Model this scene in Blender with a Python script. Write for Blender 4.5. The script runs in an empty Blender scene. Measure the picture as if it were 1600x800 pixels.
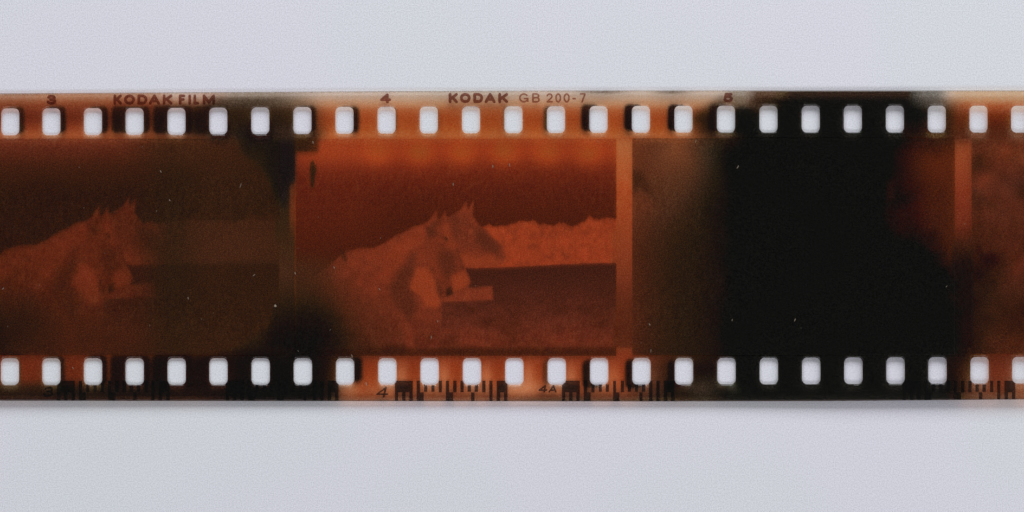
import bpy, math, random
import numpy as np

# ------------------------------------------------------------------ camera, world, lamps, exposure
scene = bpy.context.scene
COL = scene.collection
CAM_H = 40.0                     # one unit is about 7 mm: the 35 mm strip is 4.85 units wide
FILM_Z = 0.05                    # mean height of the lifted strip over the table
K = 0.01 / (CAM_H - FILM_Z)

cam_data = bpy.data.cameras.new("camera")
cam_data.sensor_width = 36.0
cam_data.lens = 36.0 / 2 / (8.0 / (CAM_H - FILM_Z))
cam_data.clip_end = 500
cam = bpy.data.objects.new("camera", cam_data)
cam.location = (0, 0, CAM_H)
COL.objects.link(cam)
scene.camera = cam

world = bpy.data.worlds.new("World")
scene.world = world
world.use_nodes = True
bg = world.node_tree.nodes["Background"]
bg.inputs[0].default_value = (0.82, 0.88, 1.0, 1)
bg.inputs[1].default_value = 0.10

def area_lamp(name, loc, target, size_x, size_y, power, color):
    ld = bpy.data.lights.new(name, "AREA")
    ld.shape = "RECTANGLE"
    ld.size, ld.size_y = size_x, size_y
    ld.energy = power
    ld.color = color
    lo = bpy.data.objects.new(name, ld)
    lo.location = loc
    from mathutils import Vector
    d = Vector(target) - Vector(loc)
    lo.rotation_euler = d.to_track_quat("-Z", "Y").to_euler()
    COL.objects.link(lo)
    return lo

area_lamp("window_light", (6, 72, 48), (0, 0, 0), 98, 46, 77500, (0.96, 0.98, 1.0))
area_lamp("room_fill", (-6, -44, 62), (0, 0, 0), 80, 26, 18600, (0.97, 0.97, 1.0))  # unseen fill, added as bounce from the near side
area_lamp("side_fill", (62, 4, 34), (0, 0, 0), 40, 30, 6000, (1.0, 0.97, 0.95))  # added weak fill from the right, no visible source

scene.view_settings.view_transform = "Standard"
scene.view_settings.look = "None"
scene.view_settings.exposure = 0.0
scene.view_settings.gamma = 1.0
scene.cycles.transparent_max_bounces = 32
scene.cycles.max_bounces = 12
scene.cycles.caustics_refractive = False

# ------------------------------------------------------------------ helpers: the strip's own coordinates
# (u, v) are in units of 1/100: u along the strip, v across it, counted from one corner of the sheet.
def lerp(x, pts):
    p = np.array(pts, float)
    return np.interp(x, p[:, 0], p[:, 1])

def ss(x, a, b):
    t = np.clip((x - a) / (b - a), 0, 1)
    return t * t * (3 - 2 * t)

U0, U1 = -230.0, 1830.0
def edge_top(u): return lerp(u, [(-230, 147), (0, 146), (300, 144.3), (560, 142.8), (900, 141.5), (1830, 141.5)])
def edge_bottom(u): return lerp(u, [(-230, 626), (0, 626), (500, 626.6), (1000, 627.2), (1300, 626.5), (1600, 624), (1830, 622)])

def lift(u, v):
    """height of the strip over the table: it curls up along its length and is tilted across"""
    t = np.clip((v - 142) / 485.0, 0, 1)
    ht = lerp(u, [(-230, 3), (-150, 7), (0, 7.5), (400, 7.5), (800, 7), (1200, 8), (1600, 10), (1750, 7), (1830, 3)])
    hb = lerp(u, [(-230, 3), (-150, 6), (0, 7), (400, 5.5), (800, 5), (1100, 6), (1330, 9), (1600, 10), (1750, 7), (1830, 3)])
    cup = -4.5 * np.sin(np.pi * t)                 # the strip is cupped across its width ...
    lip = 3.5 * ss(v, 602, 628)                    # ... and its near edge turns up
    return np.maximum(ht * (1 - t) + hb * t + cup + lip, 1.9) * 0.01

def place(u, v, dz=0.0):
    u = np.asarray(u, float); v = np.asarray(v, float)
    z = lift(u, v) + dz
    s = K * (CAM_H - z)
    return np.stack([(u - 800) * s, (400 - v) * s, z], -1)

# perforations
TOP_U = [16, 80.3, 145.2, 210.3, 275.7, 341, 406.7, 472.5, 538.2, 604, 670, 736, 802.3, 868.8, 935.2, 1001.5,
         1068, 1134.4, 1200.8, 1266.8, 1332.6, 1398.4, 1463.8, 1529, 1594]
BOT_U = [15.5, 80.3, 145.3, 210.4, 276, 341.3, 407.3, 473.2, 539.2, 605.3, 671.3, 737.5, 803.7, 870, 936.2, 1002.4,
         1068.7, 1135.2, 1201.4, 1267.6, 1333.5, 1399.4, 1465, 1530.7, 1596]
def row_extend(us):
    a, b = us[1] - us[0], us[-1] - us[-2]
    return [us[0] - a * k for k in (3, 2, 1)] + list(us) + [us[-1] + b * k for k in (1, 2, 3)]
def top_v(u): return float(lerp(u, [(-230, 191), (0, 190.3), (275, 189.6), (500, 188), (800, 187), (1100, 186), (1830, 186)]))
def bot_v(u): return float(lerp(u, [(-230, 580.5), (0, 580.5), (800, 580.4), (1100, 580), (1830, 577.5)]))
HOLES = [(u, top_v(u), 14.2, 21.0) for u in row_extend(TOP_U)] + [(u, bot_v(u), 14.4, 20.8) for u in row_extend(BOT_U)]
HR = 8.0

def rbox(u, v, cu, cv, hw, hh, r):
    qx = np.abs(u - cu) - (hw - r); qy = np.abs(v - cv) - (hh - r)
    return np.hypot(np.maximum(qx, 0), np.maximum(qy, 0)) + np.minimum(np.maximum(qx, qy), 0) - r

def poly_sd(u, v, pts):
    """signed distance to a polygon, negative inside"""
    p = np.array(pts, float); n = len(p)
    best = np.full(u.shape, 1e12); inside = np.zeros(u.shape, bool)
    for i in range(n):
        a = p[i]; b = p[(i + 1) % n]; e = b - a
        wx, wy = u - a[0], v - a[1]
        t = np.clip((wx * e[0] + wy * e[1]) / max(e @ e, 1e-9), 0, 1)
        best = np.minimum(best, (wx - t * e[0]) ** 2 + (wy - t * e[1]) ** 2)
        c = ((a[1] <= v) & (b[1] > v)) | ((b[1] <= v) & (a[1] > v))
        if e[1] != 0:
            inside ^= c & (u < a[0] + (v - a[1]) / e[1] * e[0])
    d = np.sqrt(best)
    return np.where(inside, -d, d)

def inside(d, soft):            # 1 inside, 0 outside, soft edge
    return 1 - ss(d, -soft, soft)

def box(u, v, x0, x1, y0, y1, sx, sy=None):
    sy = sx if sy is None else sy
    return ss(u, x0 - sx, x0 + sx) * (1 - ss(u, x1 - sx, x1 + sx)) * ss(v, y0 - sy, y0 + sy) * (1 - ss(v, y1 - sy, y1 + sy))

def blob(u, v, cu, cv, su, sv):
    return np.exp(-((u - cu) / su) ** 2 - ((v - cv) / sv) ** 2)

# value noise for the mottling of the developed image
_rng = np.random.default_rng(7)
_tab = _rng.random((256, 256))
def vnoise(u, v, s, seed=0):
    x = u / s + seed * 17.3; y = v / s + seed * 5.7
    xi = np.floor(x).astype(int); yi = np.floor(y).astype(int)
    fx = x - xi; fy = y - yi
    fx = fx * fx * (3 - 2 * fx); fy = fy * fy * (3 - 2 * fy)
    g = lambda a, b: _tab[a % 256, b % 256]
    return ((g(xi, yi) * (1 - fx) + g(xi + 1, yi) * fx) * (1 - fy) + (g(xi, yi + 1) * (1 - fx) + g(xi + 1, yi + 1) * fx) * fy)
def fbm(u, v, s, seed=0):
    return (vnoise(u, v, s, seed) + 0.5 * vnoise(u, v, s / 2, seed + 1) + 0.25 * vnoise(u, v, s / 4, seed + 2)) / 1.75 - 0.5

# ------------------------------------------------------------------ the dyes in the film
# The developed picture and the light leaks are dye in the film; perforation glow and rim light are painted in. They are described by the colour each spot has when it
# is seen lying on the table (light passes the dye twice); transmission() turns that into the dye's own transmission.
def lin(c):
    c = np.asarray(c, float) / 255.0
    return np.where(c <= 0.04045, c / 12.92, ((c + 0.055) / 1.055) ** 2.4)
TABLE_SEEN = lin((207, 207, 216))
VEIL = np.array([0.0040, 0.0042, 0.0030])
def transmission(C):
    X = lin(np.clip(C, 0, 255)) - VEIL
    return np.sqrt(np.clip(X / TABLE_SEEN, 1e-5, 0.95)) * (0.03 + 0.97 * ss(X, -0.0015, 0.0055))

class Paint:
    def __init__(self, u, v, rgb):
        self.u, self.v = u, v
        self.C = np.ones(u.shape + (3,)) * np.array(rgb, float)
    def over(self, m, rgb):
        m = np.clip(m, 0, 1)[..., None]
        self.C = self.C * (1 - m) + np.asarray(rgb, float) * m
    def times(self, f):
        self.C = self.C * f[..., None]
def ramp(t, stops):
    return np.stack([lerp(t, [(p, c[i]) for p, c in stops]) for i in range(3)], -1)

BLACK = (17, 17, 13)
INK = (26, 21, 19)               # the bluish black of the densest leak

def leaks(P):
    """light leaks: they cross pictures, spacers and perforation rows alike"""
    u, v = P.u, P.v
    w1 = 60 * fbm(u, v, 70, 1)
    # --- dark blot around the perforations between first and second picture
    P.over(ss(v, 152, 176) * (1 - ss(v, 206, 224)) * ss(u, 200, 335) * (1 - ss(u, 462, 525)) * 0.86, (30, 22, 14))
    P.over(blob(u, v, 392, 226, 44, 34) * 0.85, (27, 21, 17)); P.over(blob(u, v, 418, 268, 30, 34) * 0.6, (27, 21, 17))
    P.over(inside(poly_sd(u + w1 * .05, v, [(372, 196), (470, 196), (460.5, 212), (460.5, 283), (451, 290), (446, 322), (437, 312),
                              (420, 276), (398, 256), (378, 240), (368, 214)]), 7) * (0.55 + 0.35 * ss(u, 405, 440)), INK)
    P.over(blob(u, v, 432, 236, 30, 44) * 0.75 * (1 - ss(u, 459.5, 462)), INK)
    # corner notch of the second picture
    P.over(box(u, v, 460, 498, 208, 237.5, 4, 1.5) * (0.92 - 0.35 * ss(u, 475, 505)), (44, 25, 13))
    P.over(box(u, v, 425, 503, 196, 217, 16, 8) * 0.55, (70, 42, 24))
    # --- bottom left: dark perforation row and the cone above it
    P.over(ss(v, 548, 566) * ss(u, 140, 240) * (1 - ss(u, 500, 540)) * (0.80 + 0.16 * ss(v, 592, 604)), (28, 19, 13))
    P.over(inside(poly_sd(u + w1 * .2, v, [(330, 650), (370, 575), (410, 548), (450, 520), (484, 500), (506, 505), (516, 530), (522, 560), (518, 650)]), 46) * 0.93, (15, 15, 12))
    P.over(blob(u, v, 440, 524, 104, 40) * 0.72, (18, 16, 12)); P.over(blob(u, v, 484, 492, 46, 40) * 0.5, (22, 18, 12)); P.over(blob(u, v, 402, 556, 96, 36) * 0.85, (20, 17, 12))
    # --- third picture: from brown to fully black
    wob = w1 * 0.35
    g = ss(u + wob + 0.10 * (v - 400), 985, 1128)
    P.over(ss(v, 255, 330) * g * 0.80 * (1 - ss(u, 1370, 1400)), (34, 22, 14))
    P.over(ss(v, 205, 240) * ss(u + wob, 1075, 1160) * (1 - ss(u, 1370, 1400)), BLACK)
    P.over(ss(v, 545, 575) * ss(u, 965, 1105) * (1 - ss(u, 1482, 1514)) * 0.95, (24, 18, 13))
    P.over(ss(v, 168, 186) * (1 - ss(v, 200, 235)) * ss(u, 1060, 1118) * (1 - ss(u, 1470, 1500)), (26, 19, 13))
    dark = [(1150, 150), (1486, 150), (1482, 168), (1478, 196), (1462, 208), (1432, 216), (1412, 236), (1420, 275), (1416, 300), (1404, 330), (1426, 352), (1452, 368), (1470, 390),
            (1500, 425), (1513, 480), (1518, 540), (1508, 600), (1502, 660), (1100, 660), (1120, 560), (1138, 400), (1140, 260), (1128, 180)]
    d = poly_sd(u + w1 * .15, v + w1 * .12, dark)
    P.over(inside(d - 14 - 0.3 * w1, 30) * ss(v, 150, 175) * 0.62 * ss(u, 1290, 1400), (36, 18, 11))
    P.over(inside(d + 8 + 0.4 * w1 + 44 * fbm(u, v, 30, 71), 22) * ss(v, 150, 172), BLACK)
    P.over(inside(poly_sd(u, v, [(1386, 284), (1396, 280), (1398, 310), (1386, 314)]), 4) * 0.35, (60, 24, 12))
    P.over(blob(u, v, 1098, 606, 22, 14) * 0.75 + 0, (70, 52, 36)); P.over(blob(u, v, 1147, 607, 9, 8) * 0.5, (52, 50, 34))
    # --- rims
    rim = 1 - ss(v, 158, 172)
    P.over(rim * ss(u, 320, 372) * (1 - ss(u, 430, 520)) * 0.8, (122, 104, 82))
    P.over((1 - ss(v, 152, 166)) * 0 + ss(v, 148, 158) * (1 - ss(v, 166, 174)) * ss(u, 310, 345) * (1 - ss(u, 400, 500)) * 0.7, (36, 27, 18))
    P.over(rim * ss(u, 1128, 1150) * (1 - ss(u, 1162, 1190)) * 0.8, (112, 94, 76))
    P.over(rim * ss(u, 1160, 1185) * (1 - ss(u, 1420, 1470)), (56, 32, 20))
    P.over(rim * ss(u, 1205, 1240) * (1 - ss(u, 1420, 1462)), (21, 18, 13))
    P.over(ss(v, 150, 160) * (1 - ss(v, 172, 190)) * ss(u, 1165, 1230) * (1 - ss(u, 1425, 1470)), BLACK)
    P.over(rim * ss(u, 1415, 1450) * (1 - ss(u, 1462, 1490)) * 0.9, (72, 66, 58))
    P.over(inside(poly_sd(u, v, [(1085, 176), (1128, 152), (1140, 166), (1150, 190), (1085, 190)]), 9) * 0.75, (30, 20, 12))
    for (cu, su) in ((942, 34), (22, 46), (1050, 26)):
        P.over(blob(u, v, cu, 141, su, 6) * 0.95, (40, 26, 16))
    # --- ghosts of the neighbouring layer's perforations, printed through by the leak
    gh = [(24, 188, 14, 21, .85, 3), (88, 187, 15, 21, .92, 2.5), (154, 187, 15, 21, .93, 2.5), (204, 187, 30, 21, .9, 2.5), (270, 187, 31, 22, .92, 3),
          (330, 187, 28, 22, .75, 4), (343, 203, 16, 17, .95, 3), (406, 203, 20, 18, .9, 5), (479, 186, 15, 21, .95, 3), (546, 187, 15, 21, .95, 3),
          (607, 187, 13, 20, .6, 2.5), (672, 187, 14, 20, .35, 2.5), (799, 186, 13, 20, .5, 2.5), (864, 186, 15, 20, .75, 3), (922, 184, 14, 21, .97, 2.5), (989, 184, 14, 21, 1, 2),
          (1057, 184, 14, 21, 1, 2), (1121, 184, 14, 21, 1, 4),
          (24, 580, 8, 20, .7, 3), (86, 578, 15, 22, .85, 3), (152, 578, 15.5, 23, .95, 2.5), (203, 580, 31, 25, .9, 3), (270, 580, 32, 27, .92, 4), (330, 580, 28, 24, .8, 4),
          (398, 580, 30, 24, .6, 5), (546, 577, 20, 20, .97, 4), (862, 581, 14, 20, .45, 2.5), (925, 584, 15, 22, .93, 2.5), (992, 584, 15, 23, .97, 2.5), (1058, 585, 15, 22, .97, 3)]
    for (cu, cv, hw, hh, a, sf) in gh:
        P.over(inside(rbox(u, v, cu, cv, hw, hh, 8), sf) * a, (20, 16, 12))

def base_paint(u, v):
    """rims, perforation rows and spacers, with the leaks over them"""
    n = fbm(u, v, 50, 31)
    P = Paint(u, v, (158, 72, 33))
    mid = ss(u, 430, 560) * (1 - ss(u, 1450, 1500))
    left = (1 - ss(u, 250, 480))
    # upper perforation row; rim paler, light under its edge painted in
    up = ramp(v, [(142, (196, 164, 140)), (154, (194, 158, 132)), (164, (182, 118, 78)), (172, (160, 74, 35)), (186, (154, 64, 25)), (202, (167, 78, 32)), (211, (178, 96, 50)), (218, (172, 84, 42))])
    upl = ramp(v, [(142, (160, 96, 60)), (156, (160, 90, 54)), (166, (116, 48, 25)), (184, (98, 35, 18)), (198, (134, 56, 26)), (211, (166, 86, 46)), (218, (150, 72, 38))])
    rowu = 1 - ss(v, 214, 222)
    P.over(rowu, up)
    P.over(rowu * left * (1 - 0.85 * np.exp(-((u - 290) / 45.0) ** 2) * (1 - ss(v, 158, 170))), upl)
    ur = ramp(v, [(142, (196, 150, 108)), (156, (190, 136, 92)), (165, (156, 66, 31)), (180, (94, 32, 15)), (200, (72, 28, 15)), (218, (95, 42, 22))])
    P.over(rowu * ss(u, 1470, 1512), ur)
    # lower perforation row
    lo = ramp(v, [(545, (108, 42, 21)), (556, (128, 50, 24)), (575, (142, 54, 22)), (600, (154, 66, 29)), (614, (142, 66, 34)), (627, (92, 42, 22))])
    rowl = ss(v, 543, 552)
    P.over(rowl, lo)
    lol = ramp(v, [(545, (92, 36, 19)), (560, (112, 41, 20)), (592, (106, 40, 19)), (604, (46, 27, 17)), (616, (32, 21, 14)), (626, (20, 16, 12))])
    P.over(rowl * (1 - ss(u, 380, 500)), lol)
    lor = ramp(v, [(545, (90, 36, 19)), (560, (100, 38, 20)), (600, (120, 52, 26)), (612, (128, 62, 32)), (627, (80, 36, 19))])
    P.over(rowl * ss(u, 1440, 1510), lor)
    for k, hu in enumerate(BOT_U):  # light falling through the lower perforations, painted as pale blobs
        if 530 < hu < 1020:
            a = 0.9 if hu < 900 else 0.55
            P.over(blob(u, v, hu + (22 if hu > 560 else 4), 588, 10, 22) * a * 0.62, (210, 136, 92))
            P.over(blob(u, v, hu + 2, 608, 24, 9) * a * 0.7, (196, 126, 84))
    P.over(blob(u, v, 818, 606, 30, 11) * 0.8, (206, 132, 88))  # one more painted glow
    P.over(blob(u, v, 865, 629, 62, 8) * 0.95, (30, 20, 13)); P.over(blob(u, v, 985, 629, 90, 7) * 0.9, (30, 20, 13))
    # spacers
    inner = ss(v, 217, 222) * (1 - ss(v, 541, 548))
    s12 = ramp(v, [(217, (27, 21, 19)), (280, (30, 24, 20)), (330, (50, 32, 18)), (380, (62, 36, 19)), (428, (68, 38, 21)), (480, (54, 31, 18)), (545, (48, 28, 16))])
    P.over(inner * ss(u, 405, 432) * (1 - ss(u, 460.5, 463)), s12)
    P.over(box(u, v, 452.5, 461, 283, 380, 1.5, 8) * (1 - ss(v, 330, 385)) * 0.9, (112, 50, 22))
    s23 = ramp(v, [(217, (180, 104, 58)), (247, (172, 88, 46)), (300, (160, 68, 31)), (400, (134, 56, 28)), (487, (93, 39, 20)), (545, (86, 36, 19))])
    P.over(inner * ss(u, 950, 960) * (1 - ss(u, 991, 1000)), s23)
    s34 = ramp(v, [(212, (110, 50, 26)), (230, (146, 68, 35)), (250, (142, 64, 33)), (300, (130, 51, 26)), (350, (104, 40, 21)), (380, (62, 28, 17)), (410, (26, 19, 13)), (545, (20, 17, 12))])
    P.over(inner * ss(u, 1480, 1489) * (1 - ss(u, 1520, 1528)), s34)
    P.over(ss(v, 196, 208) * (1 - ss(v, 214, 226)) * box(u, v, 1462, 1640, 0, 900, 24) * 0.7, (78, 36, 20))
    P.times(1 + 0.16 * n)
    leaks(P)
    P.over((1 - ss(v - edge_top(u), 0.2, 2.6)) * 0.75, (58, 42, 32))  # edge shade painted as thin dark lines, here and along the bottom
    P.over(ss(v - edge_bottom(u), -2.4, -0.2) * 0.75, (30, 21, 15))
    return P.C

# ------------------------------------------------------------------ the exposed pictures
HORSES = [(470, 440), (497, 428), (518, 412), (534, 397), (541, 393), (560, 388), (585, 387), (600, 380), (620, 367), (632, 362), (645, 354), (662, 350), (671, 344), (679, 331), (683.5, 327.5),
          (683, 337), (686, 343), (691, 337), (696.3, 328.5), (697.5, 338), (702, 339), (712, 332), (720, 327), (726, 318), (730.5, 311.5), (729.5, 322),
          (731, 327), (736, 319), (740.3, 313.5), (740, 326), (738, 336), (744, 344), (751, 354), (760, 359), (770, 370), (780, 377), (788, 388),
          (791, 400), (787, 410), (777, 416), (760, 416), (727, 419), (733, 431), (736, 440), (732, 449), (692, 466), (690, 478), (690, 500), (687, 525), (684, 560), (440, 560), (440, 452)]

def two_horses(u, v, sky, k=1.0):
    """paints sky, hedge, dark grass and the two horses; sky is a colour array, k softens the drawing"""
    P = Paint(u, v, (0, 0, 0)); P.C = sky
    hu = 346 - 3 * np.sin((u - 790) * 0.05) + 12 * fbm(u, v * 0, 30, 11) + 15 * np.abs(fbm(u, v * 0.2, 24, 12)) + 9 * fbm(u, v * 0.3, 9, 12) + 4 * fbm(u, v * .5, 4, 13) - 5 * ss(u, 820, 960)
    hb = 419 - 8 * ss(u, 727, 963) + 1.5 * fbm(u, v * 0, 10, 3)
    sf = 1.1 * k
    right = ss(u, 726, 734)
    nz = fbm(u, v, 9, 16); n2 = fbm(u, v, 26, 15)
    hedge = np.array((146, 55, 26)) * (1 + 0.24 * nz + 0.18 * n2 + 0.26 * fbm(u, v, 4, 61))[..., None]
    P.over(ss(v - hu, -sf, sf) * right, hedge)
    grass = ramp(v, [(412, (64, 27, 18)), (440, (70, 30, 19)), (490, (85, 36, 21)), (535, (104, 42, 22)), (550, (92, 38, 20))]) * (1 + (0.34 * fbm(u, v * 2.0, 34, 18) + 0.26 * fbm(u, v * 1.6, 8, 19)) * ss(v, 425, 490))[..., None]
    P.over(ss(v - hb, -sf, sf), grass)
    P.over(inside(poly_sd(u, v, [(688, 466), (730, 450), (770, 446.5), (770.5, 468), (730, 470.5), (692, 472)]), sf), np.array((124, 50, 26)) * (1 + .2 * nz)[..., None])
    m = inside(poly_sd(u, v, HORSES), sf)
    body = ramp(v, [(320, (124, 49, 25)), (400, (122, 48, 24)), (470, (108, 43, 22)), (550, (98, 39, 21))]) * (1 + 0.26 * n2 + 0.16 * nz + 0.22 * fbm(u + .7 * v, v * 2.2 - u, 16, 52))[..., None]
    P.over(m, body)
    dk, lt, bl = (76, 33, 19), (156, 62, 29), (44, 21, 14)
    for pts, s, a, c in [
        ([(746, 352), (760, 361), (772, 373), (785, 387), (778, 393), (756, 391), (744, 376)], 7, .62, dk),
        ([(706, 336), (738, 336), (752, 356), (770, 374), (768, 394), (736, 396), (718, 384), (706, 362)], 8, .34, (92, 38, 21)),
        ([(741, 400), (752, 398), (752, 402), (742, 404)], 3, .35, dk), ([(732, 338), (742, 344), (748, 356), (738, 350)], 3, .4, lt),
        ([(722, 420), (716, 404), (712, 388), (715, 388), (721, 402), (727, 418)], 2, .5, dk), ([(672, 348), (684, 345), (704, 343), (704, 346), (686, 349), (674, 353)], 2, .45, dk),
        ([(700, 338), (716, 334), (722, 352), (714, 372), (704, 360)], 7, .4, dk),
        ([(664, 354), (680, 352), (682, 366), (668, 372)], 5, .7, dk),
        ([(642, 392), (652, 394), (648, 420), (640, 440), (645, 462), (652, 474), (640, 500), (616, 476), (608, 450), (622, 425)], 8, .62, dk),
        ([(688, 395), (704, 388), (714, 402), (712, 425), (698, 434), (686, 418)], 7, .6, dk),
        ([(716, 395), (780, 400), (786, 410), (760, 415), (728, 417)], 5, .45, lt),
        ([(690, 346), (700, 344), (708, 386), (698, 388)], 6, .3, lt),
        ([(650, 420), (668, 416), (678, 436), (684, 455), (690, 470), (682, 481), (666, 478), (656, 462), (640, 450)], 4, .7, lt),
        ([(706, 430), (728, 422), (734, 440), (722, 452), (706, 456)], 4, .6, lt),
        ([(606, 385), (660, 358), (664, 378), (640, 392), (606, 440), (580, 440)], 14, .4, (138, 52, 25)),
        ([(628, 500), (644, 510), (650, 560), (634, 560)], 6, .6, (128, 50, 25)),
        ([(694.5, 369.5), (699, 372.5), (699, 377), (695, 374)], 1.4, .9, bl), ([(697, 450), (705, 448), (709, 461), (698, 464)], 2.5, .75, bl),
        ([(684, 436), (692, 452), (688, 468), (682, 452)], 3, .5, dk), ([(733, 358), (738, 358), (738, 364), (733, 364)], 2, .7, (150, 66, 34)),
        ([(772, 392), (786, 394), (788, 404), (774, 408)], 4, .35, dk)]:
        P.over(inside(poly_sd(u, v, pts), s * k) * a * m, c)
    return P

def frame_two(u, v):
    n = fbm(u, v, 70, 9)
    sky = ramp(v + 14 * n, [(216, (140, 52, 23)), (236, (144, 50, 22)), (262, (112, 38, 19)), (300, (88, 30, 17)), (345, (76, 27, 14)), (420, (74, 27, 14))])  # brighter top: sky tone plus some edge light painted in
    P0 = Paint(u, v, (0, 0, 0)); P0.C = sky
    for hu in TOP_U:  # painted glow of light coming through each upper perforation
        if 560 < hu < 1010: P0.over(blob(u, v, hu - 14, 237, 24, 20) * 0.8, (190, 76, 27))
    P0.over((1 - ss(u, 540, 640)) * ss(v, 240, 300) * (1 - ss(v, 330, 400)) * 0.5, (98, 34, 18))
    P0.over(blob(u, v, 520, 232, 70, 26) * 0.6, (166, 68, 29))
    P = two_horses(u, v, P0.C)
    P.over((1 - ss(u, 462, 560)) * ss(v, 398, 436) * 0.5, (86, 38, 20)); P.over((1 - ss(u + 30 * n, 470, 640)) * ss(v, 425, 500) * 0.6, (74, 36, 19))
    P.over((1 - ss(u + 20 * n, 470, 560)) * ss(v, 385, 425) * 0.88, (64, 36, 19))
    P.over((1 - ss(u, 470, 580)) * ss(v, 470, 540) * 0.9, (30, 21, 14))
    P.over((1 - ss(u, 570, 660)) * ss(v, 500, 556) * 0.5, (66, 33, 18))
    P.over(inside(poly_sd(u, v, [(485, 254), (489, 250), (493, 258), (495, 265), (492, 274), (490, 292), (487, 294), (485, 280), (484.5, 262)]), 1.6) * 0.85, (36, 26, 14))
    P.over(inside(poly_sd(u, v, [(531, 392), (538, 390), (542, 402), (541, 410), (535, 404)]), 2.5) * 0.6, (52, 26, 14))
    P.over(inside(poly_sd(u, v, [(604, 538), (632, 537), (640, 548), (640, 557), (604, 557)]), 3) * 0.5, (58, 26, 14))
    P.over(ss(v + 4 * n, 540, 546) * 0.8, (60, 25, 14))
    P.over(blob(u, v, 488, 424, 46, 28) * 0.5, (76, 36, 20))
    leaks(P)
    return P.C

def frame_one(u, v):
    n = fbm(u, v, 70, 9); n2 = fbm(u, v, 90, 44)
    sky = ramp(v + 10 * n, [(216, (104, 44, 24)), (232, (92, 38, 21)), (258, (66, 30, 17)), (300, (48, 24, 14)), (420, (46, 23, 14))])
    P = two_horses(u + 528, v + 5, sky, 1.6)
    P.C = P.C * (1 - np.array([.20, .22, .20]) * (ss(v, 275, 335) * ss(P.C[..., 0], 50, 80))[..., None])
    P.over(ss(v, 430, 520) * 0.55, (58, 28, 16))
    P.over(blob(u, v, 40, 500, 34, 44) * 0.6, (46, 24, 15))
    # veil of the leak over its right half
    P.over(ss(u + 30 * n2, 160, 250) * 0.42 * np.ones_like(v), (54, 28, 17))
    P.over(ss(u + 26 * n2, 200, 280) * 0.80, np.where((v > 344)[..., None] & (v < 413)[..., None], np.array((60, 34, 19)), np.array((51, 28, 16))))
    P.over(blob(u, v, 268, 400, 34, 150) * 0.5, (42, 28, 17))
    P.over(blob(u, v, 300, 235, 80, 24) * 0.4, (72, 38, 19))
    P.times(1 + 0.2 * n2)
    leaks(P)
    return P.C

def frame_three(u, v):
    n = fbm(u, v, 60, 21)
    P = Paint(u, v, (0, 0, 0))
    P.C = ramp(u, [(988, (112, 52, 26)), (1030, (92, 48, 26)), (1090, (76, 44, 25)), (1140, (40, 26, 16)), (1400, (34, 16, 10)), (1440, (60, 23, 12)), (1492, (76, 31, 16))])
    P.over(blob(u, v, 1052, 238, 36, 30) * 0.75, (116, 62, 36)); P.over(blob(u, v, 1110, 238, 16, 26) * 0.45, (96, 72, 44))
    P.over(ss(v, 280, 420) * (1 - ss(u, 1100, 1140)) * 0.8, ramp(u, [(988, (74, 32, 18)), (1020, (58, 29, 17)), (1060, (42, 25, 15)), (1120, (28, 20, 13))]))
    P.over(inside(poly_sd(u, v, [(986, 262), (1002, 268), (1016, 288), (1026, 316), (1016, 306), (1002, 296), (986, 304)]), 6) * 0.65, (58, 30, 18))
    P.over(blob(u, v, 1004, 318, 14, 20) * 0.5, (118, 54, 28))
    P.over(blob(u, v, 1464, 258, 44, 32) * 0.9, (96, 37, 17))
    P.times(1 + 0.35 * n)
    leaks(P)
    return P.C

def frame_four(u, v):
    n = fbm(u, v * 1.3, 56, 25); n3 = fbm(u, v, 14, 26)
    P = Paint(u, v, (0, 0, 0))
    P.C = ramp(v, [(215, (100, 46, 24)), (260, (92, 40, 22)), (330, (76, 34, 19)), (400, (72, 31, 18)), (458, (60, 29, 17)), (540, (66, 29, 16))])
    P.over(blob(u, v, 1592, 236, 44, 15) * 0.9, (146, 66, 32)); P.over(blob(u, v, 1574, 262, 30, 10) * 0.4, (120, 52, 26))
    P.over(blob(u, v, 1602, 284, 40, 24) * 0.8, (54, 27, 17)); P.over(blob(u, v, 1526, 256, 14, 13) * 0.7, (56, 30, 18))
    P.over(blob(u, v, 1532, 280, 18, 9) * 0.6, (118, 50, 26))
    P.over(inside(poly_sd(u, v, [(1518, 292), (1536, 300), (1554, 324), (1534, 316), (1518, 312)]), 6) * 0.6, (52, 27, 16))
    P.over(blob(u, v, 1590, 410, 14, 24) * 0.4, (108, 44, 24))
    P.over((1 - ss(u + 40 * n, 1512, 1590)) * ss(v, 372, 440) * 0.85, (32, 21, 13))
    P.times(0.94 + 0.75 * n + 0.45 * n3)
    leaks(P)
    return P.C

# ------------------------------------------------------------------ materials
def new_mat(name):
    m = bpy.data.materials.new(name); m.use_nodes = True
    nt = m.node_tree; nt.nodes.clear()
    return m, nt

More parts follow.
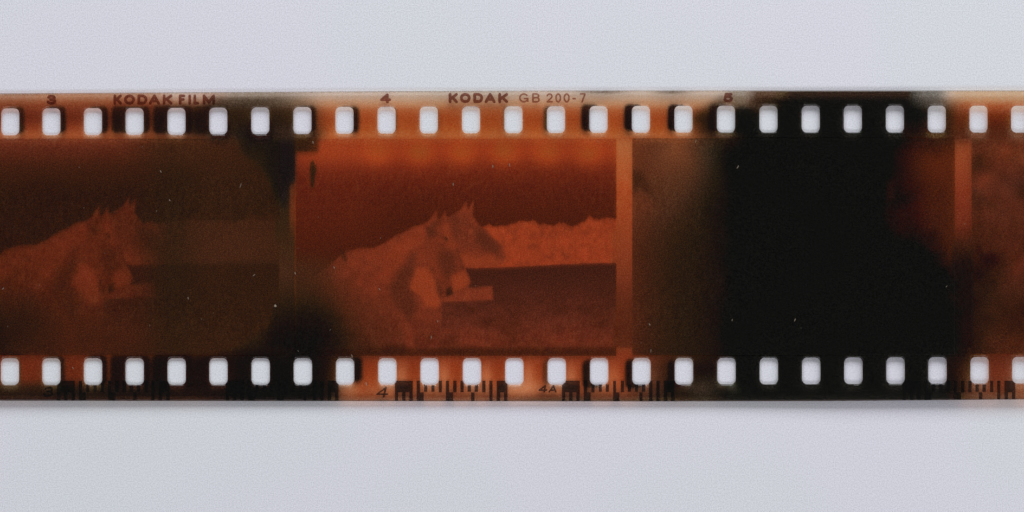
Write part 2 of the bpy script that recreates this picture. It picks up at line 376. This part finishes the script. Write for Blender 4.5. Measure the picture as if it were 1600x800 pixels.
def film_material(name, tint, attr=True, grain=0.0, gloss=0.035, rough=0.12, scatter=0.0):
    """see-through dyed layer: transmission per layer = tint * stored transmission ^ (1 + grain)"""
    m, nt = new_mat(name); N = nt.nodes; L = nt.links
    out = N.new("ShaderNodeOutputMaterial")
    tr = N.new("ShaderNodeBsdfTransparent")
    src = None
    if attr:
        at = N.new("ShaderNodeAttribute"); at.attribute_name = "transmission"
        src = at.outputs["Color"]
    else:
        rgb = N.new("ShaderNodeRGB"); rgb.outputs[0].default_value = (*tint, 1); src = rgb.outputs[0]
    if grain > 0:
        tc = N.new("ShaderNodeTexCoord")
        no = N.new("ShaderNodeTexNoise"); no.inputs["Scale"].default_value = 48.0; no.inputs["Detail"].default_value = 2.0
        L.new(tc.outputs["Object"], no.inputs["Vector"])
        mr = N.new("ShaderNodeMapRange")
        mr.inputs["From Min"].default_value = 0.25; mr.inputs["From Max"].default_value = 0.75
        mr.inputs["To Min"].default_value = 1 - grain; mr.inputs["To Max"].default_value = 1 + grain
        L.new(no.outputs["Fac"], mr.inputs["Value"])
        sep = N.new("ShaderNodeSeparateColor"); cmb = N.new("ShaderNodeCombineColor")
        L.new(src, sep.inputs[0])
        for i in range(3):
            p = N.new("ShaderNodeMath"); p.operation = "POWER"
            L.new(sep.outputs[i], p.inputs[0]); L.new(mr.outputs[0], p.inputs[1]); L.new(p.outputs[0], cmb.inputs[i])
        src = cmb.outputs[0]
    if attr and tint != (1, 1, 1):
        mx = N.new("ShaderNodeMix"); mx.data_type = "RGBA"; mx.blend_type = "MULTIPLY"; mx.inputs[0].default_value = 1.0
        L.new(src, mx.inputs[6]); mx.inputs[7].default_value = (*tint, 1); src = mx.outputs[2]
    L.new(src, tr.inputs["Color"])
    last = tr.outputs[0]
    if scatter > 0:
        df = N.new("ShaderNodeBsdfDiffuse"); df.inputs["Color"].default_value = (0.30, 0.33, 0.20, 1)
        tc2 = N.new("ShaderNodeTexCoord"); gn = N.new("ShaderNodeTexNoise"); gn.inputs["Scale"].default_value = 46.0; gn.inputs["Detail"].default_value = 1.0
        L.new(tc2.outputs["Object"], gn.inputs["Vector"])
        cr = N.new("ShaderNodeValToRGB"); e = cr.color_ramp.elements
        e[0].position = 0.36; e[0].color = (0.08, 0.09, 0.05, 1); e[1].position = 0.64; e[1].color = (0.42, 0.42, 0.32, 1)
        L.new(gn.outputs["Fac"], cr.inputs[0]); L.new(cr.outputs[0], df.inputs["Color"])
        ms = N.new("ShaderNodeMixShader"); ms.inputs[0].default_value = scatter
        if attr:
            k = N.new("ShaderNodeMath"); k.operation = "MULTIPLY"; k.inputs[1].default_value = scatter
            L.new(at.outputs["Alpha"], k.inputs[0]); L.new(k.outputs[0], ms.inputs[0])
        L.new(last, ms.inputs[1]); L.new(df.outputs[0], ms.inputs[2]); last = ms.outputs[0]
    if gloss > 0:
        gl = N.new("ShaderNodeBsdfGlossy"); gl.inputs["Roughness"].default_value = rough
        ms = N.new("ShaderNodeMixShader"); ms.inputs[0].default_value = gloss
        if attr:
            k = N.new("ShaderNodeMath"); k.operation = "MULTIPLY"; k.inputs[1].default_value = gloss
            L.new(at.outputs["Alpha"], k.inputs[0]); L.new(k.outputs[0], ms.inputs[0])
        L.new(last, ms.inputs[1]); L.new(gl.outputs[0], ms.inputs[2]); last = ms.outputs[0]
    L.new(last, out.inputs[0])
    return m

M_BASE = film_material("orange_film_base", (1, 1, 1), True, grain=0.34, gloss=0.035, scatter=0.014)
M_BACK = film_material("film_back", (0.995, 0.99, 0.985), False, gloss=0.0)
M_WALL = film_material("film_cut_edge", (0.62, 0.45, 0.33), False, gloss=0.04, scatter=0.12)
M_IMG = film_material("dye_image", (1, 1, 1), True, grain=0.34, gloss=0.035, scatter=0.014)
M_PRINT = film_material("edge_print_dye", (0.40, 0.20, 0.17), False, grain=0.10, gloss=0.03, scatter=0.012)
M_PRINT_PALE = film_material("edge_print_dye_pale", (0.52, 0.30, 0.25), False, grain=0.10, gloss=0.03, scatter=0.012)
M_CODE = film_material("bar_code_dye", (0.19, 0.20, 0.26), False, grain=0.10, gloss=0.03, scatter=0.012)

def paper_material():
    m, nt = new_mat("white_table"); N = nt.nodes; L = nt.links
    out = N.new("ShaderNodeOutputMaterial"); b = N.new("ShaderNodeBsdfPrincipled")
    tc = N.new("ShaderNodeTexCoord")
    fine = N.new("ShaderNodeTexNoise"); fine.inputs["Scale"].default_value = 54; fine.inputs["Detail"].default_value = 4; fine.inputs["Roughness"].default_value = 0.7
    big = N.new("ShaderNodeTexNoise"); big.inputs["Scale"].default_value = 0.22; big.inputs["Detail"].default_value = 1
    for n in (fine, big): L.new(tc.outputs["Object"], n.inputs["Vector"])
    r1 = N.new("ShaderNodeValToRGB"); e = r1.color_ramp.elements
    e[0].position = 0.35; e[0].color = (0.762, 0.780, 0.806, 1)
    e[1].position = 0.65; e[1].color = (0.780, 0.766, 0.836, 1)
    L.new(big.outputs["Fac"], r1.inputs[0])
    r2 = N.new("ShaderNodeMapRange"); r2.inputs["From Min"].default_value = .3; r2.inputs["From Max"].default_value = .7
    r2.inputs["To Min"].default_value = 0.77; r2.inputs["To Max"].default_value = 1.26
    L.new(fine.outputs["Fac"], r2.inputs["Value"])
    mx = N.new("ShaderNodeMix"); mx.data_type = "RGBA"; mx.blend_type = "MULTIPLY"; mx.inputs[0].default_value = 1
    L.new(r1.outputs[0], mx.inputs[6]); L.new(r2.outputs[0], mx.inputs[7])
    L.new(mx.outputs[2], b.inputs["Base Color"])
    b.inputs["Roughness"].default_value = 0.75
    b.inputs["Specular IOR Level"].default_value = 0.2
    bp = N.new("ShaderNodeBump"); bp.inputs["Strength"].default_value = 0.05; bp.inputs["Distance"].default_value = 0.01
    L.new(fine.outputs["Fac"], bp.inputs["Height"]); L.new(bp.outputs[0], b.inputs["Normal"])
    L.new(b.outputs[0], out.inputs[0])
    return m

def plain(name, col, rough=0.6):
    m, nt = new_mat(name)
    out = nt.nodes.new("ShaderNodeOutputMaterial"); b = nt.nodes.new("ShaderNodeBsdfPrincipled")
    b.inputs["Base Color"].default_value = (*col, 1); b.inputs["Roughness"].default_value = rough
    nt.links.new(b.outputs[0], out.inputs[0])
    return m

# ------------------------------------------------------------------ mesh helpers
def mesh_from(name, verts, faces, mats, parent=None, face_mat=None, trans=None, smooth=False):
    """verts (n,3); faces: (k,4) array or a list of tuples"""
    me = bpy.data.meshes.new(name)
    if isinstance(faces, np.ndarray):
        nf = len(faces); k = faces.shape[1]
        me.vertices.add(len(verts)); me.vertices.foreach_set("co", np.ascontiguousarray(verts, np.float32).ravel())
        me.loops.add(nf * k); me.loops.foreach_set("vertex_index", faces.astype(np.int32).ravel())
        me.polygons.add(nf); me.polygons.foreach_set("loop_start", np.arange(0, nf * k, k, dtype=np.int32))
        me.update(calc_edges=True)
    else:
        me.from_pydata([tuple(map(float, p)) for p in verts], [], faces); me.update()
    for m in mats: me.materials.append(m)
    if face_mat is not None: me.polygons.foreach_set("material_index", np.asarray(face_mat, np.int32))
    if trans is not None:
        a = me.color_attributes.new("transmission", "FLOAT_COLOR", "POINT")
        c = np.ones((len(verts), 4), np.float32); c[:, :trans.shape[1]] = trans
        a.data.foreach_set("color", c.ravel())
    if smooth: me.polygons.foreach_set("use_smooth", np.ones(len(me.polygons), bool))
    me.validate()
    ob = bpy.data.objects.new(name, me); COL.objects.link(ob)
    if parent: ob.parent = parent
    return ob

# ------------------------------------------------------------------ the setting
table = mesh_from("tabletop", np.array([(-60, -60, 0), (60, -60, 0), (60, 60, 0), (-60, 60, 0)]), [(0, 1, 2, 3)], [paper_material()])
table["kind"] = "structure"

# ------------------------------------------------------------------ the film strip
strip = bpy.data.objects.new("film_strip", None); COL.objects.link(strip)
strip["label"] = "orange-brown strip of colour negative film with square perforations lying on the white surface"
strip["category"] = "film strip"

FRAMES = [(-68, 436, 216.5, 555), (461.5, 963, 216.8, 556), (988, 1492, 216, 555), (1518, 1822, 215, 553)]
def build_base():
    step = 2.5
    us = np.arange(U0, U1 + .1, step)
    nv = 195
    tt = np.linspace(0, 1, nv)
    UU = np.repeat(us[:, None], nv, 1)
    VV = edge_top(us)[:, None] * (1 - tt) + edge_bottom(us)[:, None] * tt
    nu = len(us)
    def sdf(u, v):
        d = np.full(u.shape, 1e9)
        for (cu, cv, hw, hh) in HOLES:
            near = (np.abs(u - cu) < hw + 8) & (np.abs(v - cv) < hh + 8)
            if near.any(): d[near] = np.minimum(d[near], rbox(u[near], v[near], cu, cv, hw, hh, HR))
        return d
    cu = (UU[:-1, :-1] + UU[1:, 1:]) / 2; cv = (VV[:-1, :-1] + VV[1:, 1:]) / 2
    keep = sdf(cu, cv) > 0
    idx = np.arange(nu * nv).reshape(nu, nv)
    touched_k = np.zeros((nu, nv), bool); touched_r = np.zeros((nu, nv), bool)
    for dx in (0, 1):
        for dy in (0, 1):
            touched_k[dx:nu - 1 + dx, dy:nv - 1 + dy] |= keep
            touched_r[dx:nu - 1 + dx, dy:nv - 1 + dy] |= ~keep
    rimv = touched_k & touched_r
    u = UU.ravel().copy(); v = VV.ravel().copy()
    sel = (rimv | (touched_k & (sdf(UU, VV) < 0.25))).ravel()
    for _ in range(4):
        a, b = u[sel], v[sel]; e = 0.05
        d = sdf(a, b)
        gx = (sdf(a + e, b) - sdf(a - e, b)) / (2 * e); gy = (sdf(a, b + e) - sdf(a, b - e)) / (2 * e)
        g = np.maximum(np.hypot(gx, gy), 1e-6)
        u[sel] = a - d * gx / g / np.maximum(g, 1) ; v[sel] = b - d * gy / g / np.maximum(g, 1)
    quads = np.stack([idx[:-1, :-1], idx[:-1, 1:], idx[1:, 1:], idx[1:, :-1]], -1)[keep]
    used = np.unique(quads); remap = np.full(nu * nv, -1); remap[used] = np.arange(len(used))
    quads = remap[quads]; u = u[used]; v = v[used]; n = len(used)
    top = place(u, v)
    bot = top.copy(); bot[:, 2] -= 0.016
    # boundary edges -> side walls
    e = np.concatenate([quads[:, [0, 1]], quads[:, [1, 2]], quads[:, [2, 3]], quads[:, [3, 0]]])
    key = np.sort(e, 1); _, inv, cnt = np.unique(key[:, 0] * n + key[:, 1], return_inverse=True, return_counts=True)
    be = e[cnt[inv] == 1]
    walls = np.stack([be[:, 1], be[:, 0], be[:, 0] + n, be[:, 1] + n], -1)
    faces = np.concatenate([quads, quads[:, ::-1] + n, walls])
    fm = np.concatenate([np.zeros(len(quads)), np.ones(len(quads)), np.full(len(walls), 2)])
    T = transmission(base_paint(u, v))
    cover = np.zeros(len(u))                        # the picture sheets carry the surface sheen where they lie
    for (x0, x1, y0, y1) in FRAMES: cover = np.maximum(cover, box(u, v, x0, x1, y0, y1, 0.8))
    T = np.concatenate([T, (1 - cover)[:, None]], 1)
    trans = np.concatenate([T, np.ones_like(T)])
    return mesh_from("film_base", np.concatenate([top, bot]), faces, [M_BASE, M_BACK, M_WALL], strip, fm, trans, True)

build_base()

def build_frame(x0, x1, y0, y1, fn, label, step=1.5):
    us = np.linspace(x0, x1, int((x1 - x0) / step) + 1); vs = np.linspace(y0, y1, int((y1 - y0) / step) + 1)
    UU, VV = np.meshgrid(us, vs, indexing="ij"); nu, nv = UU.shape
    idx = np.arange(nu * nv).reshape(nu, nv)
    quads = np.stack([idx[:-1, :-1], idx[:-1, 1:], idx[1:, 1:], idx[1:, :-1]], -1).reshape(-1, 4)
    u, v = UU.ravel(), VV.ravel()
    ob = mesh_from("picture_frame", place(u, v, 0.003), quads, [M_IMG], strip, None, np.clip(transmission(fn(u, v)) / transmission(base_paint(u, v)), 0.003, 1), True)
    ob["label"] = label
    return ob

build_frame(-68, 436, 216.5, 555, frame_one, "dim brown negative frame with two horse heads at its left")
build_frame(461.5, 963, 216.8, 556, frame_two, "bright orange negative frame of two horses before a hedge")
build_frame(988, 1492, 216, 555, frame_three, "negative frame fogged almost fully black", 2.0)
build_frame(1518, 1822, 215, 553, frame_four, "mottled red-brown negative frame cut off at the right end", 2.0)

# ------------------------------------------------------------------ edge print
def arc(cx, cy, rx, ry, a0, a1, n=22):
    return [(cx + rx * math.cos(math.radians(a0 + (a1 - a0) * i / n)), cy + ry * math.sin(math.radians(a0 + (a1 - a0) * i / n))) for i in range(n + 1)]
GLYPHS = {   # strokes in a unit box, y up
    "K": [[(0, 0), (0, 1)], [(1, 1), (.05, .36)], [(.36, .58), (1, 0)]],
    "O": [arc(.5, .5, .5, .5, 0, 360, 36)], "0": [arc(.5, .5, .5, .5, 0, 360, 36)],
    "D": [[(0, 0), (0, 1), (.45, 1)] + arc(.45, .5, .55, .5, 90, -90) + [(0, 0)]],
    "A": [[(0, 0), (.5, 1), (1, 0)], [(.2, .3), (.8, .3)]],
    "F": [[(0, 0), (0, 1), (1, 1)], [(0, .52), (.85, .52)]], "I": [[(.5, 0), (.5, 1)]], "L": [[(0, 1), (0, 0), (1, 0)]],
    "M": [[(0, 0), (0, 1), (.5, .12), (1, 1), (1, 0)]],
    "G": [arc(.5, .5, .5, .5, 42, 330) + [(1, .42), (.6, .42)], [(1, .42), (1, .05)]],
    "B": [[(0, 0), (0, 1), (.55, 1)] + arc(.55, .77, .38, .23, 90, -90) + [(0, .54)], [(0, .54), (.6, .54)] + arc(.6, .27, .4, .27, 90, -90) + [(0, 0)]],
    "2": [arc(.5, .7, .48, .3, 165, -25) + [(.02, 0), (1, 0)]],
    "3": [arc(.46, .76, .42, .24, 160, -90) + [(.35, .52)], [(.35, .52)] + arc(.46, .26, .5, .26, 90, -165)],
    "4": [[(.72, 0), (.72, 1), (0, .3), (1, .3)]],
    "5": [[(.92, 1), (.2, 1), (.1, .52)] + arc(.48, .32, .5, .32, 140, -160)],
    "7": [[(0, 1), (1, 1), (.35, 0)]], "-": [[(0, .5), (1, .5)]]}

def text_part(txt, x0, x1, y0, y1, mat, half, slant=0.0, name="letter"):
    """one printed character: its strokes scan-converted to rows of thin flat rectangles that never overlap"""
    w, h = x1 - x0, y1 - y0
    iw, ih = max(w - 2 * half, 0.01), max(h - 2 * half, 0.01)
    us = np.arange(x0 - 1, x1 + 1, 0.4); vs = np.arange(y0 - 0.4, y1 + 0.4, 0.4)
    UU, VV = np.meshgrid(us + 0.2, vs + 0.2, indexing="ij")
    d = np.full(UU.shape, 1e9)
    for st in GLYPHS[txt]:
        p = [(x0 + half + a * iw, y1 - half - b * ih) for a, b in st]
        for (ax, ay), (bx, by) in zip(p[:-1], p[1:]):
            ex, ey = bx - ax, by - ay
            t = np.clip(((UU - ax) * ex + (VV - ay) * ey) / max(ex * ex + ey * ey, 1e-9), 0, 1)
            d = np.minimum(d, np.hypot(UU - ax - t * ex, (VV - ay - t * ey)))
    ink = (d < half) & (VV > y0) & (VV < y1)
    V, F = [], []
    for j in range(len(vs)):
        row = np.concatenate([[0], ink[:, j].astype(int), [0]]); e = np.diff(row)
        for i0, i1 in zip(np.where(e == 1)[0], np.where(e == -1)[0]):
            k = len(V); sh0 = slant * (0.5 - (vs[j] - y0) / h); sh1 = slant * (0.5 - (vs[j] + 0.4 - y0) / h)
            a, b = us[i0], us[i1 - 1] + 0.4
            V += [(a + sh0, vs[j]), (a + sh1, vs[j] + 0.4), (b + sh1, vs[j] + 0.4), (b + sh0, vs[j])]; F.append((k, k + 1, k + 2, k + 3))
    A = np.array(V)
    return mesh_from(name, place(A[:, 0], A[:, 1], 0.004), F, [mat], strip)

def lettering(glyphs, y0, y1, mat, bold, slant=0.0):
    root = bpy.data.objects.new("edge_lettering", None); COL.objects.link(root); root.parent = strip
    for (t, x0, x1) in glyphs:
        yy = (152.8, 155.6) if t == "-" else (y0, y1)
        o = text_part(t, x0, x1, *yy, mat, bold, slant, "digit" if t.isdigit() else "hyphen" if t == "-" else "letter")
        o.parent = root
BOLD = 2.3
lettering([("K", 177, 190.5), ("O", 193.5, 211), ("D", 214.5, 230.5), ("A", 232.5, 250), ("K", 254, 269.5),
           ("F", 279, 289.5), ("I", 294, 297.6), ("L", 302, 311), ("M", 316.5, 336)], 147.6, 163.6, M_PRINT, BOLD)
lettering([("K", 701, 715.5), ("O", 718.5, 735.5), ("D", 739.5, 755), ("A", 757, 774.5), ("K", 778.5, 794)], 145.2, 161.2, M_PRINT, BOLD)
lettering([("G", 811, 826), ("B", 831.5, 843.5), ("2", 853.6, 863.8), ("0", 867.4, 877), ("0", 880.4, 890.4), ("-", 894, 900), ("7", 905.6, 915.4)], 145.6, 160.4, M_PRINT_PALE, 1.3)
lettering([("3", 73, 88.5)], 148, 163.5, M_PRINT, BOLD)
lettering([("4", 594, 611)], 146, 161.4, M_PRINT, BOLD)
lettering([("5", 1130, 1145.5)], 145, 160, M_PRINT, BOLD)
lettering([("4", 588.5, 607)], 604.5, 621.5, M_CODE, 1.5, 4)
lettering([("4", 841.5, 855.5), ("A", 857.5, 870.5)], 601.8, 613.6, M_CODE, 1.4, 2)
lettering([("3", 68, 84)], 604, 620, M_CODE, 1.5, 2)

# bar code blocks along the lower edge: (x0, x1, rows) with u = upper row, s = short upper row, l = lower row
HEAD = [(617, 645, "u"), (617, 622, "l"), (628.2, 633.6, "l"), (639.5, 645, "l"), (651, 656.2, "u"), (651, 662, "l")]
TAIL = [(764.5, 769.6, "u"), (764.5, 769.6, "l"), (776, 793, "u"), (776, 781.5, "l"), (787.5, 793, "l")]
MID_A = [(662.6, 667.6, "s"), (674, 679, "s"), (685.5, 690.5, "u"), (696.6, 701.6, "u"), (696.6, 708, "l"), (708, 713.5, "u"),
         (719.4, 724.6, "u"), (730.5, 736, "s"), (741.5, 747, "s"), (736, 741.5, "l"), (753.4, 758.6, "u")]
MID_B = [(663, 668, "u"), (674.5, 679.5, "s"), (685.5, 690.5, "s"), (697, 701.5, "u"), (697, 707, "l"), (709, 714, "u"), (720, 725, "s"),
         (731, 736, "s"), (742, 747.5, "s"), (738, 743, "l"), (753, 758.5, "u"), (753, 758.5, "l")]
def bar_code(shift, mid):
    rows = {"u": (594.8, 613), "s": (600.5, 612.2), "l": (613, 626)}
    code = bpy.data.objects.new("bar_code", None); COL.objects.link(code); code.parent = strip
    for (x0, x1, r) in HEAD + mid + TAIL:
        y0, y1 = rows[r]
        x0 += shift; x1 += shift
        if r == "l": y1 = float(edge_bottom((x0 + x1) / 2)) - 0.3
        if x1 > 1700 or x1 < -60: continue
        V, F = [], []
        n = max(2, int((y1 - y0) / 1.5)); m = max(3, int((x1 - x0) / 1.8))
        for i in range(m):
            for j in range(n):
                a0 = x0 + (x1 - x0) * i / m; a1 = x0 + (x1 - x0) * (i + 1) / m
                b0 = y0 + (y1 - y0) * j / n; b1 = y0 + (y1 - y0) * (j + 1) / n
                c = (np.array([(a0 + a1) / 2]), np.array([(b0 + b1) / 2]))
                # no bar where a perforation removes the film
                if any(rbox(c[0], c[1], h[0], h[1], h[2], h[3], HR)[0] < 0.2 for h in HOLES if abs(h[0] - c[0][0]) < 30): continue
                k = len(V)
                V += [(a0, b0), (a0, b1), (a1, b1), (a1, b0)]; F.append((k, k + 1, k + 2, k + 3))
        if F:
            A = np.array(V)
            mesh_from("bar", place(A[:, 0], A[:, 1], 0.004), F, [M_CODE], code)
bar_code(-528, MID_A); bar_code(-264, MID_B); bar_code(0, MID_A); bar_code(261, MID_B); bar_code(793.5, MID_A)

# ------------------------------------------------------------------ dust and lint on the film
def dust():
    rnd = random.Random(3)
    V, F = [], []
    def speck(u, v, L, W, ang):
        k = len(V)
        n = 5
        cv = rnd.uniform(-.5, .5)
        for i in range(n):
            t = i / (n - 1) - .5
            x = u + math.cos(ang) * L * t - math.sin(ang) * L * cv * (t * t)
            y = v + math.sin(ang) * L * t + math.cos(ang) * L * cv * (t * t)
            w = W * (1 - (2 * t) ** 4 * .6) / 2
            nx, ny = -math.sin(ang) * w, math.cos(ang) * w
            V.append((x + nx, y + ny, 0.005)); V.append((x - nx, y - ny, 0.005)); V.append((x, y, 0.012))
        for i in range(n - 1):
            a, b = k + 3 * i, k + 3 * (i + 1)
            F.extend([(a, b, b + 2, a + 2), (a + 2, b + 2, b + 1, a + 1)])
    fixed = [(430, 478, 4, 3.6, 1), (376, 290, 8, 1, 1.9), (251, 268, 4, 1.4, 1), (489, 222.5, 4, 1.6, 1.4), (770, 260, 5, 1.5, 1.5), (796, 258, 6, 1.2, 1.4), (708, 288, 5, 1.4, 1.6),
             (550, 556, 5, 1.3, 1.2), (572, 600, 6, 1.8, 1.5), (1087, 221, 5, 1.2, 1.8), (1153, 261, 6, 1.3, 2.1), (1242, 500, 5, 1.3, 2.0), (1015, 507, 4, 1.4, 1), (1144, 500, 4, 1, 1.8),
             (294, 466, 4, 1.3, 1.4), (461, 427, 4, 1.5, 1.3), (593, 452, 4, 1.3, 1), (674, 527, 5, 1.2, 1.5), (684, 502, 4, 1.2, 1.7), (397, 430, 5, 1.2, 2.4), (114, 575, 4, 1, 1),
             (265, 313, 3, 1.5, 1), (5, 451, 4, 1.4, 2.3), (522, 418, 4, 1.3, 1.2), (1017, 548, 6, 1, 1.7)]
    for f in fixed: speck(*f)
    for _ in range(24):
        u, v = rnd.uniform(-40, 1640), rnd.uniform(215, 556)
        speck(u, v, rnd.uniform(1.2, 3.6), rnd.uniform(.4, .85), rnd.uniform(0.9, 2.3))
    A = np.array(V)
    P = place(A[:, 0], A[:, 1]); P[:, 2] += A[:, 2]
    o = mesh_from("dust_specks", P, F, [plain("pale_lint", (0.27, 0.21, 0.15))], strip)
    o["kind"] = "stuff"
dust()
